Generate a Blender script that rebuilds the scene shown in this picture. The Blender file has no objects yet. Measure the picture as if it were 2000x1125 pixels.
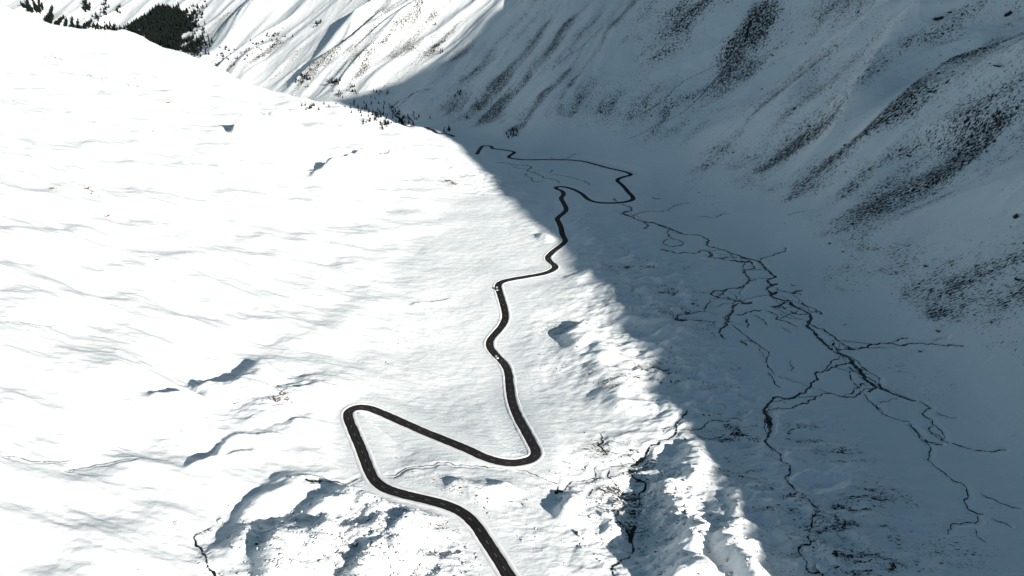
import bpy, bmesh, math, random
import numpy as np
from mathutils import Vector, Matrix
rng = np.random.default_rng(7)
random.seed(7)
sc = bpy.context.scene
COL = sc.collection

# ------------------------------------------------------------------ camera, sky, sun, exposure
CAM_Z, PITCH, FPX = 310.0, math.radians(25.0), 1428.0
SUN_EL, SUN_AZ = math.radians(21.0), math.radians(42.0)       # azimuth: right of the view, turned 42 deg behind the camera
SUN_STRENGTH, SKY_STRENGTH, EXPOSURE = 5.0, 0.050, 0.66

cam = bpy.data.objects.new('camera', bpy.data.cameras.new('camera'))
COL.objects.link(cam)
cam.location = (0, 0, CAM_Z)
cam.rotation_euler = (math.pi / 2 - PITCH, 0, 0)
cam.data.sensor_width = 36.0
cam.data.lens = 36.0 * FPX / 2000.0
cam.data.clip_start = 1.0
cam.data.clip_end = 20000.0
sc.camera = cam

SUN_H = np.array([math.cos(SUN_AZ), -math.sin(SUN_AZ)])       # towards the sun, in plan
SUN_N = np.array([math.sin(SUN_AZ), math.cos(SUN_AZ)])        # across it
world = bpy.data.worlds.new('World')
sc.world = world
world.use_nodes = True
wn = world.node_tree
bg = wn.nodes['Background']
sky = wn.nodes.new('ShaderNodeTexSky')
sky.sky_type = 'NISHITA'
sky.sun_disc = False
sky.sun_elevation = SUN_EL
sky.sun_rotation = math.radians(90.0) + SUN_AZ
sky.altitude = 2200.0
sky.air_density = 1.0
sky.dust_density = 1.5
sky.ozone_density = 0.0
hsv = wn.nodes.new('ShaderNodeHueSaturation')
hsv.inputs['Hue'].default_value = 0.475
hsv.inputs['Saturation'].default_value = 1.08
wn.links.new(sky.outputs[0], hsv.inputs['Color'])
wn.links.new(hsv.outputs[0], bg.inputs[0])
bg.inputs[1].default_value = SKY_STRENGTH

sun = bpy.data.objects.new('sun', bpy.data.lights.new('sun', 'SUN'))
COL.objects.link(sun)
sun.data.energy = SUN_STRENGTH
sun.data.angle = math.radians(0.53)
sun.data.color = (1.0, 0.94, 0.86)
sd = Vector((SUN_H[0] * math.cos(SUN_EL), SUN_H[1] * math.cos(SUN_EL), math.sin(SUN_EL)))
sun.rotation_euler = sd.to_track_quat('Z', 'Y').to_euler()
sun.location = (900, -900, 900)

sc.view_settings.view_transform = 'Standard'
sc.view_settings.look = 'None'
sc.view_settings.exposure = EXPOSURE
sc.view_settings.gamma = 1.0
sc.view_settings.use_curve_mapping = False
sc.render.engine = 'CYCLES'
sc.cycles.use_denoising = True
sc.cycles.max_bounces = 6
sc.cycles.diffuse_bounces = 4

# ------------------------------------------------------------------ numeric helpers
_perm = np.random.default_rng(3).permutation(256)
_perm = np.concatenate([_perm, _perm]).astype(np.int32)
_ang = np.random.default_rng(4).uniform(0, 2 * np.pi, 256)
_gx, _gy = np.cos(_ang).astype(np.float32), np.sin(_ang).astype(np.float32)

def pn(x, y, seed=0):
    x = np.asarray(x, np.float32) + np.float32(seed * 17.31)
    y = np.asarray(y, np.float32) + np.float32(seed * 9.77)
    xf, yf = np.floor(x), np.floor(y)
    xi, yi = xf.astype(np.int32) & 255, yf.astype(np.int32) & 255
    fx, fy = x - xf, y - yf
    u, v = fx * fx * fx * (fx * (fx * 6 - 15) + 10), fy * fy * fy * (fy * (fy * 6 - 15) + 10)
    def g(ix, iy, dx, dy):
        h = _perm[(_perm[ix & 255] + iy) & 255]
        return _gx[h] * dx + _gy[h] * dy
    a = g(xi, yi, fx, fy); b = g(xi + 1, yi, fx - 1, fy)
    c = g(xi, yi + 1, fx, fy - 1); d = g(xi + 1, yi + 1, fx - 1, fy - 1)
    return ((a + (b - a) * u) * (1 - v) + (c + (d - c) * u) * v) * 1.5

def fbm(x, y, seed=0, octv=3, gain=0.5):
    r, a = 0.0, 1.0
    for k in range(octv):
        r = r + a * pn(x, y, seed + k)
        x, y, a = x * 2.03, y * 2.03, a * gain
    return r

def ridged(x, y, seed=0, octv=3, gain=0.5):
    r, a = 0.0, 1.0
    for k in range(octv):
        r = r + a * (1.0 - 2.0 * np.abs(pn(x, y, seed + k)))
        x, y, a = x * 2.03, y * 2.03, a * gain
    return r

def sstep(a, b, x):
    t = np.clip((x - a) / (b - a), 0, 1)
    return t * t * (3 - 2 * t)

CP, SP = math.cos(PITCH), math.sin(PITCH)
def ray(u, v):
    a, b = (u - 1000.0) / FPX, (v - 562.5) / FPX
    return a, CP - b * SP, -SP - b * CP
def at_depth(u, v, t):
    dx, dy, dz = ray(u, v)
    return (dx * t, dy * t, CAM_Z + dz * t)

# ------------------------------------------------------------------ large shape of the valley: surveyed points
CTRL = []
for u, v, t in [(1003,1130,362),(880,990,408),(722,922,440),(680,800,502),(850,850,480),(1047,890,462),(996,760,560),(956,670,630),
                (972,556,725),(1085,522,775),(1100,440,890),(1236,387,1005),(1230,338,1120),(1000,300,1225),
                (1600,650,646),(1700,760,566),(1450,500,805),(1250,425,925),(1500,580,706),(1560,820,520),(1650,1000,424),(1800,1100,384),
                (560,1050,383),(1200,1000,424),(1320,1090,384),(1200,600,675),(1280,750,560),
                (930,295,1235),(850,262,1300),(760,235,1345),(650,203,1400),(550,188,1400),(400,124,1400),(240,64,1350),(150,68,1360),(0,10,1300)]:
    CTRL.append(at_depth(u, v, t))
CTRL += [(-354,453,84),(-229,260,56),(-560,700,128),(-200,600,26),(-260,900,42),(-500,1000,104),(-800,1000,185),(-800,700,190),(-650,450,160),
         (-1200,1000,290),(-1200,500,290),(-150,800,12),(-110,1050,4),(-420,1250,72),(-700,1250,150),
         (-230,1500,-24),(-480,1640,0),(-700,1660,30),(-880,1650,80),(-1050,1640,120),(-60,1330,-10),
         (330,350,8),(328,440,3),(324,538,2),(310,660,2),(296,790,2),(252,980,2),(127,1190,-6),(0,1262,-8),(-90,1335,-12),(-250,1480,-26),(-600,1750,-60),(-1000,2050,-90),(-1600,2500,-120),
         (400,417,34),(500,417,92),(440,538,56),(560,538,132),(700,538,230),(400,790,46),(520,790,112),(700,800,228),(330,980,32),(420,1050,84),(600,1100,200),
         (230,1250,38),(300,1350,92),(450,1450,205),(50,1340,22),(100,1450,76),(200,1600,178),(-10,1420,18),(30,1600,110),(80,1800,222),
         (-190,1560,8),(-70,1720,106),(50,1880,222),(-540,1830,-20),(-420,1990,92),(-240,2230,270),(-940,2130,-48),(-820,2290,66),(-640,2530,240),(-400,2850,480),
         (-1540,2580,-78),(-1420,2740,36),(-1240,2980,212),(-1000,3300,470),
         (900,417,340),(900,800,370),(1300,500,520),(1000,0,340),(500,0,90),(500,-600,100),(0,-600,60),(0,60,34),(1300,-800,430),(-800,0,190),(-800,-800,190),(-350,0,80),
         (-1800,800,400),(-1800,-600,380),(1300,1500,640),(800,2500,780),(0,3600,800),(-1500,4000,760),(-2500,3300,60),(-2600,2300,100),(-1600,1700,200),(250,200,18),(400,200,40)]
CT = np.array(CTRL)
def tps_fit(P):
    X = P[:, :2] / 1000.0; n = len(X)
    r2 = ((X[:, None] - X[None]) ** 2).sum(-1)
    K = 0.5 * r2 * np.log(r2 + 1e-12) + np.eye(n) * 2e-4
    A = np.zeros((n + 3, n + 3)); A[:n, :n] = K
    A[:n, n] = 1; A[:n, n + 1:] = X; A[n, :n] = 1; A[n + 1:, :n] = X.T
    return X, np.linalg.solve(A, np.concatenate([P[:, 2], np.zeros(3)]))
_TX, _TW = tps_fit(CT)
def tps(x, y):
    sh = x.shape
    x = (x.ravel() / 1000.0).astype(np.float32); y = (y.ravel() / 1000.0).astype(np.float32)
    z = (_TW[-3] + _TW[-2] * x + _TW[-1] * y).astype(np.float32)
    for (cx, cy), w in zip(_TX, _TW[:-3]):
        r2 = (x - np.float32(cx)) ** 2 + (y - np.float32(cy)) ** 2
        z += np.float32(0.5 * w) * r2 * np.log(r2 + np.float32(1e-12))
    return z.reshape(sh)

# a raster of the ground, to stand things on it
RX0, RY0, RD = -2200.0, 120.0, 5.0
RXN, RYN = int((1300 - RX0) / RD), int((3400 - RY0) / RD)
_rx, _ry = np.meshgrid(RX0 + np.arange(RXN) * RD, RY0 + np.arange(RYN) * RD)
class Raster:
    def __init__(s, Z): s.Z = Z
    def __call__(s, x, y):
        fx = np.clip((np.asarray(x) - RX0) / RD, 0, RXN - 1.001); fy = np.clip((np.asarray(y) - RY0) / RD, 0, RYN - 1.001)
        i, j = fy.astype(int), fx.astype(int); a, b = fx - j, fy - i
        Z = s.Z
        return (Z[i, j] * (1 - a) + Z[i, j + 1] * a) * (1 - b) + (Z[i + 1, j] * (1 - a) + Z[i + 1, j + 1] * a) * b
def ground_points(uv, R, t0=230.0, t1=3300.0):
    """where lines of sight through photo points meet the ground"""
    uv = np.asarray(uv, float)
    dx, dy, dz = ray(uv[:, 0], uv[:, 1])
    ts = t0 * (t1 / t0) ** np.linspace(0, 1, 900)
    x, y, z = dx[:, None] * ts, dy[:, None] * ts, CAM_Z + dz[:, None] * ts
    below = z < R(x, y)
    k = np.where(below.any(1), below.argmax(1), len(ts) - 1)
    k = np.maximum(k, 1)
    lo, hi = ts[k - 1], ts[k]
    for _ in range(18):
        m = (lo + hi) / 2
        b = (CAM_Z + dz * m) < R(dx * m, dy * m)
        hi = np.where(b, m, hi); lo = np.where(b, lo, m)
    m = (lo + hi) / 2
    return np.stack([dx * m, dy * m, CAM_Z + dz * m], 1)

Z0 = tps(_rx, _ry)
R0 = Raster(Z0)

# foot of the mountain: a curve; wall coordinates are (along, above)
FOOT = np.array([(340,-900),(338,0),(332,350),(326,538),(298,790),(252,980),(127,1190),(0,1262),(-90,1335),(-250,1480),(-600,1750),(-1000,2050),(-1600,2500),(-2600,3250)], float)
def resample(P, step):
    P = np.asarray(P, float)
    out = []
    Q = np.vstack([2 * P[0] - P[1], P, 2 * P[-1] - P[-2]])
    for i in range(1, len(Q) - 2):
        p0, p1, p2, p3 = Q[i - 1], Q[i], Q[i + 1], Q[i + 2]
        d01 = max(np.linalg.norm(p1 - p0), 1e-6) ** 0.5; d12 = max(np.linalg.norm(p2 - p1), 1e-6) ** 0.5; d23 = max(np.linalg.norm(p3 - p2), 1e-6) ** 0.5
        m1 = (p2 - p1) + d12 * ((p1 - p0) / d01 - (p2 - p0) / (d01 + d12))
        m2 = (p2 - p1) + d12 * ((p3 - p2) / d23 - (p3 - p1) / (d12 + d23))
        n = max(2, int(np.linalg.norm(p2 - p1) / step * 3))
        t = np.linspace(0, 1, n, endpoint=False)[:, None]
        out.append((2 * t**3 - 3 * t**2 + 1) * p1 + (t**3 - 2 * t**2 + t) * m1 + (-2 * t**3 + 3 * t**2) * p2 + (t**3 - t**2) * m2)
    out = np.vstack(out + [P[-1:]])
    L = np.concatenate([[0], np.cumsum(np.linalg.norm(np.diff(out, axis=0), axis=1))])
    s = np.arange(0, L[-1], step)
    return np.stack([np.interp(s, L, out[:, k]) for k in range(P.shape[1])], 1)
_FC = resample(FOOT, 30.0)
_FT = np.gradient(_FC, axis=0); _FT /= np.linalg.norm(_FT, axis=1, keepdims=True)
def wall_coords(x, y):
    """distance along the foot of the mountain (smoothly blended) and distance above it"""
    sh = x.shape
    x, y = x.ravel().astype(np.float32), y.ravel().astype(np.float32)
    best = np.full(x.shape, 1e12, np.float32); D = np.zeros_like(x)
    for (ax, ay), (tx, ty) in zip(_FC.astype(np.float32), _FT.astype(np.float32)):
        px, py = x - ax, y - ay
        d2 = px * px + py * py
        m = d2 < best
        best[m] = d2[m]; D[m] = (ty * px - tx * py)[m]
    dm = np.sqrt(best)
    S = np.zeros_like(x); W = np.zeros_like(x)
    for k, (ax, ay) in enumerate(_FC.astype(np.float32)):
        d = np.sqrt((x - ax) ** 2 + (y - ay) ** 2)
        w = np.exp(-(d - dm) / np.float32(9.0))
        W += w; S += w * np.float32(k * 30.0)
    D = np.where(np.abs(D) < 60, D, np.sign(D) * np.maximum(dm, np.abs(D)))
    return (S / W).reshape(sh), D.reshape(sh)

# ------------------------------------------------------------------ surveyed features (photo point -> ground)
RIDGES = [  # crest line, height, half width
    ([(508,736),(450,762),(380,782),(320,800)], 10, 11),
    ([(640,772),(600,778)], 5, 8),
    ([(577,966),(529,990),(500,1012),(466,1046),(440,1080)], 9, 11),
    ([(720,978),(685,988),(640,1008),(612,1034),(606,1055),(570,1070),(545,1100),(527,1140)], 12, 12),
    ([(812,1038),(775,1056),(738,1064)], 9, 9),
    ([(740,1028),(712,1041),(680,1046)], 6, 8),
    ([(985,955),(930,968),(870,964)], 6.5, 6),
    ([(860,1004),(800,1000),(740,996)], 6, 8),
    ([(770,1100),(735,1118),(700,1140)], 8, 9),
    ([(1352,1058),(1332,1088),(1340,1130),(1355,1185)], 14, 12),
    ([(1430,1060),(1460,1120),(1480,1180)], 12, 13),
    ([(1362,912),(1352,950)], 5.5, 8), ([(1305,955),(1300,980)], 4.5, 6), ([(1344,878),(1334,905)], 5.5, 6),
    ([(1134,985),(1130,1018)], 7, 5), ([(1216,1010),(1190,1060)], 2, 6),
    ([(1150,645),(1110,674)], 7, 8), ([(1165,680),(1190,740),(1235,790)], 6, 16),
    ([(556,252),(525,268),(490,274)], 30, 20), ([(715,316),(670,338),(640,348)], 19, 14), ([(800,304),(750,318)], 14, 13),
    ([(840,330),(800,322)], 8, 14), ([(900,330),(870,316)], 8, 14),
    ([(630,842),(520,856),(450,870),(405,890)], 4.5, 6), ([(505,892),(430,898),(385,908)], 4, 6),
    ([(1110,470),(1060,462)], 5, 8), ([(1190,530),(1130,545)], 4, 9), ([(870,588),(800,596)], 2.5, 5),
    ([(1130,310),(1060,330)], 0, 8),
]
HUMM = [  # rough patches (photo point, radius m, strength)
    (1200,960,40,.5),(1290,900,40,.6),(1340,1030,40,.9),(1420,1060,45,1.2),(1230,1060,35,.8),(700,1040,45,.7),(600,1060,40,.5),(820,1060,40,.6),(900,1080,40,.5),
    (1180,720,45,.5),(1130,640,40,.4),(1260,590,50,.8),(1330,560,60,2.2),(1190,480,50,.7),(1260,500,60,.8),(1350,640,50,2.0),(1400,620,40,.4),(1370,740,45,1.8),(1430,820,40,1.5),
    (1560,980,45,1.0),(1650,1050,45,.8),(1650,900,45,.6),(400,760,50,.6),(560,780,35,.9),(1000,360,70,.8),(940,350,60,.8),(750,330,70,.6),(1100,420,60,.7)]
FLATS = [(1450,480,50),(1500,580,55),(1560,640,55),(1600,700,45),(1650,760,35),(1520,690,40),(1440,560,45),(1380,470,50),(1800,860,45),(1900,930,45),(1150,330,90),(1100,340,90),(1900,440,60)]
ROCKS = [  # bare ground: (photo point, radius across m, radius down slope m, density)
    (1900,150,55,120,.8),(1960,200,60,140,.9),(1800,150,40,110,.6),(1840,200,40,100,.7),(1750,240,50,110,.6),(1650,270,60,110,.45),(1900,90,30,60,.5),(1840,60,16,45,.75),(1880,30,18,40,.7),
    (1950,260,40,90,.6),(1700,430,60,90,.45),(1620,470,60,70,.45),(1760,500,60,70,.55),(1850,480,50,60,.6),(1950,520,45,60,.85),(1980,560,30,40,.8),(1700,560,50,60,.45),(1620,540,40,40,.4),(1800,580,50,50,.4),(1900,600,40,40,.4),
    (1500,330,60,80,.4),(1400,340,60,60,.4),(1550,250,60,80,.35),(1450,250,60,90,.35),(1300,240,50,70,.4),(1250,290,50,50,.4),(1800,300,50,80,.35),
    (1160,190,35,45,.85),(1020,120,40,70,1.0),(990,140,40,70,.95),(1080,125,25,45,.7),(1100,160,25,40,.75),(1060,200,45,50,.6),(990,180,40,60,.55),(940,130,45,70,.5),(900,200,40,50,.5),(960,230,45,50,.5),(1010,255,25,25,.7),
    (1220,25,25,60,.7),(1330,20,25,60,.6),(1250,70,40,80,.35),(1480,30,14,40,.9),(1460,70,10,35,.8),(1100,50,40,80,.4),(1150,40,40,80,.45),(1050,70,40,80,.35),(1350,180,50,70,.3),(1420,130,50,90,.25),
    (860,90,35,60,.6),(800,60,30,70,.45),(770,40,40,70,.4),(730,20,40,70,.4),(590,160,30,40,1.0),(650,155,30,45,1.0),(690,120,30,60,.5),(830,20,30,40,.5),(540,70,30,60,.85),(500,100,30,50,.7),(470,110,30,40,.7),(640,100,30,70,.5),(660,60,30,60,.4),(700,80,30,60,.4),
    (440,90,60,80,.5),(400,70,60,90,.6),(780,100,30,50,.5),
    (110,120,60,30,.62),(180,150,60,30,.62),(270,165,60,30,.62),(370,165,60,30,.62),(320,200,20,14,.4),(210,420,10,7,.7),(170,370,18,9,.6),(105,370,14,8,.5),(260,400,25,16,.25),(878,355,16,12,.8),(300,505,6,4,.7),(545,775,14,8,.75),(560,765,12,8,.75),
    (640,580,60,30,.22),(960,985,18,8,.3),(620,545,16,8,.3),(480,790,30,12,.3),(150,690,30,14,.3),(1190,740,22,30,.45),(1200,800,18,12,.45),(1170,870,10,12,.4),(1215,985,20,26,.45),(1230,1010,14,24,.45),(1200,960,24,20,.5),(1250,930,14,20,.5),
    (1560,970,28,22,.42),(1600,1000,30,16,.45),(1680,985,40,16,.45),(1760,975,26,14,.42),(1740,1080,36,14,.42),(1700,900,40,18,.4),(1620,870,36,16,.4),(1850,1080,34,16,.5),(1560,1060,18,16,.4),(1650,830,40,16,.35),(1460,660,40,20,.35),(1480,720,30,16,.35),(1410,860,30,16,.4),(1440,930,30,22,.35),(1330,600,60,16,.3),(1200,520,60,16,.3),(1300,700,40,16,.3),
    (1100,640,30,16,.25),(1050,600,30,14,.25),(1020,740,14,10,.3),(900,860,16,8,.35),(860,880,12,6,.3),(820,870,16,8,.25),(760,900,20,8,.3)]

def P0(uv): return ground_points(uv, R0)
ridge_w = [(resample(P0(c)[:, :2], 3.0) if h > 0 else None, h, s) for c, h, s in RIDGES]
hp = P0([(a[0], a[1]) for a in HUMM]); humm_w = [(p[0], p[1], a[2], a[3]) for p, a in zip(hp, HUMM)]
fp = P0([(a[0], a[1]) for a in FLATS]); flat_w = [(p[0], p[1], a[2]) for p, a in zip(fp, FLATS)]

def gauss_field(x, y, items):
    f = np.zeros(x.shape, np.float32)
    for cx, cy, r, s in items:
        f += np.float32(s) * np.exp(-((x - np.float32(cx)) ** 2 + (y - np.float32(cy)) ** 2) / np.float32(r * r))
    return f

def height0(x, y, fine=True):
    x = x.astype(np.float32); y = y.astype(np.float32)
    z = tps(x, y)
    S, D = wall_coords(x, y)
    wall = sstep(10, 140, D)
    far = sstep(1250, 1750, S - 0) * wall            # the far, gullied face
    hill = sstep(-30, -220, x) * (1 - wall) * sstep(1900, 1500, y)
    flat = np.clip(gauss_field(x, y, [(a, b, r, 1.0) for a, b, r in flat_w]), 0, 1)
    rough = gauss_field(x, y, humm_w)
    near = 1 - wall
    # ridges and hollows
    wx = x + 9 * pn(x / 33, y / 33, 31) + 1.5 * pn(x / 11, y / 11, 32); wy = y + 9 * pn(x / 33, y / 33, 33) + 1.5 * pn(x / 11, y / 11, 34)
    for pts, h, s in ridge_w:
        if pts is None: continue
        x0, x1 = pts[:, 0].min() - 4 * s, pts[:, 0].max() + 4 * s; y0, y1 = pts[:, 1].min() - 4 * s, pts[:, 1].max() + 4 * s
        m = (wx > x0) & (wx < x1) & (wy > y0) & (wy < y1)
        if not m.any(): continue
        px, py = wx[m], wy[m]
        d2 = np.full(px.shape, 1e9, np.float32)
        for a, b in pts: d2 = np.minimum(d2, (px - np.float32(a)) ** 2 + (py - np.float32(b)) ** 2)
        g = h * np.exp(-d2 / (s * s)) * (1 + 0.25 * pn(px / 14, py / 14, 35))
        z[m] += g.astype(np.float32)
    amp = np.clip(0.35 + 0.5 * hill + rough, 0, 2.0) * (1 - 0.92 * flat) * near
    z += amp * (3.2 * fbm(x / 75, y / 60, 1, 2) * (1 + 1.7 * hill))
    z += rough * (1 - 0.9 * flat) * near * (2.2 * ridged(x / 38, y / 22, 5, 3, .42) - 0.6)
    # contour terraces and drifts on the open hillside
    z += hill * near * (2.3 * fbm(x / 60, (y + 0.35 * x) / 22, 11, 2))
    # the mountain: chutes run down the fall line
    sw = S + 16 * pn(S / 90, D / 110, 41) + 0.10 * D
    gm = 0.35 + 0.9 * sstep(-.25, .35, pn(S / 260, D / 600, 44))
    z += far * (32.0 * gm * ridged((sw + 40 * pn(S / 210, D / 240, 45)) / 165, D / 620, 43, 3, .33) * sstep(0, 200, D) - 6)
    z += wall * (1 - far) * (5.0 * fbm(sw / 130, D / 330, 47, 2) + 1.4 * ridged(sw / 36, D / 150, 50, 2))
    if fine:
        z += (1 - 0.8 * flat) * near * (0.25 + 0.75 * np.clip(rough, 0, 1.5)) * (1.0 * fbm(x / 11, y / 8, 61, 3, .52))
        z += hill * (0.4 * pn(x / 34, (y + 0.3 * x + 3 * pn(x / 50, y / 50, 66)) / 4.2, 63) + 0.6 * fbm(x / 26, y / 9, 64, 2))
        z += wall * (0.8 * fbm(sw / 14, D / 40, 67, 2) + 0.5 * fbm(S / 8, D / 11, 69, 2))
    return z, S, D, wall, far, hill, flat, rough

Z1 = height0(_rx, _ry, fine=False)[0]
R1 = Raster(Z1)

# crest of the mountain on the right, out of the frame: its outline throws the big shadow over the valley
EDGE = [(1520,1180),(1480,1115),(1392,960),(1312,825),(1258,740),(1185,630),(1140,560),(1088,485),(1022,425),(972,385),(935,330),(905,300),(852,252),(640,196),(780,158),(850,120),(885,90),(915,50),(960,22),(1015,0)]
ed = ground_points(EDGE, R1)
ew, ec = ed[:, :2] @ SUN_N, ed[:, :2] @ SUN_H
crest_c = lambda w: np.interp(w, [-400, 200, 900, 1600, 2600], [900, 860, 640, 520, 500])
ez = ed[:, 2] + (crest_c(ew) - 30 - ec) * math.tan(SUN_EL)
o = np.argsort(ew); ew, ez = ew[o], ez[o]
print('EDGE w', np.round(ew).tolist()); print('EDGE z', np.round(ez).tolist())
def crest_z(w): return np.interp(w, np.concatenate([[-1500], ew, [4000]]), np.concatenate([[ez[0]], ez, [ez[-1] + 60]]))
def height(x, y, fine=True):
    z, S, D, wall, far, hill, flat, rough = height0(x, y, fine)
    w, c = x * SUN_N[0] + y * SUN_N[1], x * SUN_H[0] + y * SUN_H[1]
    cc = crest_c(w)
    r = crest_z(w) - np.where(c < cc, 0.95, 0.5) * np.maximum(np.abs(c - cc) - 30, 0)
    # cap the slope below the crest line outside the frame, then join the crest
    capz = crest_z(w) - 0.36 * np.abs(c - cc) - 18
    z = np.where(c > cc - 700, np.minimum(z, np.maximum(capz, r)), z)
    k = 6.0
    hh = np.clip(0.5 + 0.5 * (r - z) / k, 0, 1)
    z = z * (1 - hh) + r * hh + k * hh * (1 - hh)
    return z.astype(np.float32), S, D, wall, far, hill, flat, rough
R2 = Raster(height(_rx, _ry, fine=False)[0])
G = lambda uv: ground_points(uv, R2)

# ------------------------------------------------------------------ the ground sheet: graded grid, fine in the valley, coarse beyond
yd = [215.0]
while yd[-1] < 1450: yd.append(yd[-1] * 1.0021)
while yd[-1] < 3300: yd.append(yd[-1] * 1.0042)
rows = np.concatenate([np.linspace(-1600, 203, 92), yd, np.linspace(3330, 5000, 22)])
HALF = 380
outer = 2600.0 * (np.linspace(0, 1, 71)[1:] ** 1.35)
q = np.concatenate([-np.ones(70), np.linspace(-1, 1, 2 * HALF + 1), np.ones(70)])
add = np.concatenate([-outer[::-1], np.zeros(2 * HALF + 1), outer])
hw = 60 + 0.80 * np.maximum(rows, 215.0)
GX = hw[:, None] * q[None, :] + add[None, :]
GY = np.repeat(rows[:, None], GX.shape[1], 1)
NR, NC = GX.shape
GZ, WS, WD, WALL, FAR, HILL, FLAT, ROUGH = height(GX, GY)
GZ = GZ.astype(np.float64)

def window(x, y, r):
    i0 = np.searchsorted(rows, y - r); i1 = np.searchsorted(rows, y + r)
    if i1 <= i0: i1 = min(i0 + 1, NR)
    h0, h1 = hw[max(i0 - 1, 0)], hw[min(i1, NR - 1)]
    lo = min((x - r) / h0, (x - r) / h1); hi = max((x + r) / h0, (x + r) / h1)
    if lo > 1 or hi < -1: return None
    j0 = max(70 + int((lo + 1) * HALF) - 1, 0); j1 = min(70 + int((hi + 1) * HALF) + 3, NC)
    return slice(i0, i1), slice(j0, j1)
def mesh_z(x, y):
    i = int(np.clip(np.searchsorted(rows, y) - 1, 0, NR - 2)); b = (y - rows[i]) / (rows[i + 1] - rows[i])
    zz = []
    for r in (i, i + 1): zz.append(np.interp(x, GX[r], GZ[r]))
    return zz[0] * (1 - b) + zz[1] * b
def mesh_zv(P): return np.array([mesh_z(a, b) for a, b in P])

def path_field(P, reach):
    """distance to a line of points and the height of its nearest point, near the line"""
    dist = np.full(GX.shape, 1e6); zz = np.zeros(GX.shape)
    for x, y, z in P:
        w = window(x, y, reach)
        if w is None: continue
        d = np.hypot(GX[w] - x, GY[w] - y)
        m = d < dist[w]
        dist[w] = np.where(m, d, dist[w]); zz[w] = np.where(m, z, zz[w])
    return dist, zz

# road
ROAD_UV = [(1030,1185),(1003,1140),(975,1095),(950,1057),(925,1020),(897,997),(862,983),(825,974),(790,966),(760,957),(736,944),(722,922),(712,895),(700,865),(687,835),(679,812),(679,802),(690,796),(710,795),(730,801),(762,814),(800,831),(837,847),(875,862),(912,877),(945,892),(970,900),(995,904),(1020,902),(1040,897),(1048,890),(1047,881),(1040,867),(1025,840),(1010,812),(1000,785),(996,762),(994,740),(991,722),(982,707),(967,692),(956,677),(956,667),(967,652),(980,637),(987,622),(986,607),(980,585),(974,565),(972,556),(979,550),(1000,545),(1030,540),(1062,534),(1080,527),(1085,521),(1079,515),(1070,507),(1069,503),(1080,491),(1100,476),(1105,470),(1099,460),(1096,445),(1091,433),(1088,427),(1096,420),(1105,412),(1106,407),(1100,395),(1096,387),(1101,379),(1096,372),(1085,368),(1086,365.5),(1100,365),(1120,370),(1137,379),(1150,390),(1165,395),(1187,396.5),(1217,395),(1234,391),(1237,387),(1227,375),(1215,361),(1206,354),(1207,350),(1220,345),(1234,340.5),(1230,338),(1210,333),(1187,328),(1162,321),(1140,315.5),(1112,312.5),(1062,312),(1025,312),(1002,310),(993,307),(1000,301),(1005,297.5),(1000,295.5),(980,292.5),(962,290),(959,286),(945,285),(940,288),(935,295),(931,302)]
def smooth(a, k):
    p = np.pad(a, (k, k), mode='edge'); return np.convolve(p, np.ones(2 * k + 1) / (2 * k + 1), mode='valid')
RW = 3.35
rp = resample(P0(ROAD_UV)[:, :2], 2.0)
for _ in range(2): rp = np.stack([smooth(rp[:, 0], 2), smooth(rp[:, 1], 2)], 1)
rz = smooth(smooth(R0(rp[:, 0], rp[:, 1]), 8), 6)
road_path = np.column_stack([rp, rz])
FAR_ROAD_UV = [(772,224),(783,232),(795,242),(812,246.5),(832,251),(855,257.5),(872,262.5),(888,268)]
fr = resample(G(FAR_ROAD_UV)[:, :2], 4.0)
far_road_path = np.column_stack([fr, smooth(R2(fr[:, 0], fr[:, 1]), 8)])
road_dist = np.full(GX.shape, 1e6)
for P in (road_path, far_road_path):
    dist, zz = path_field(P, 30.0)
    w = sstep(25.0, RW + 2.2, dist)
    GZ = GZ * (1 - w) + zz * w
    GZ -= 0.45 * sstep(RW + 1.2, RW + 0.2, dist)
    road_dist = np.minimum(road_dist, dist)

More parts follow.
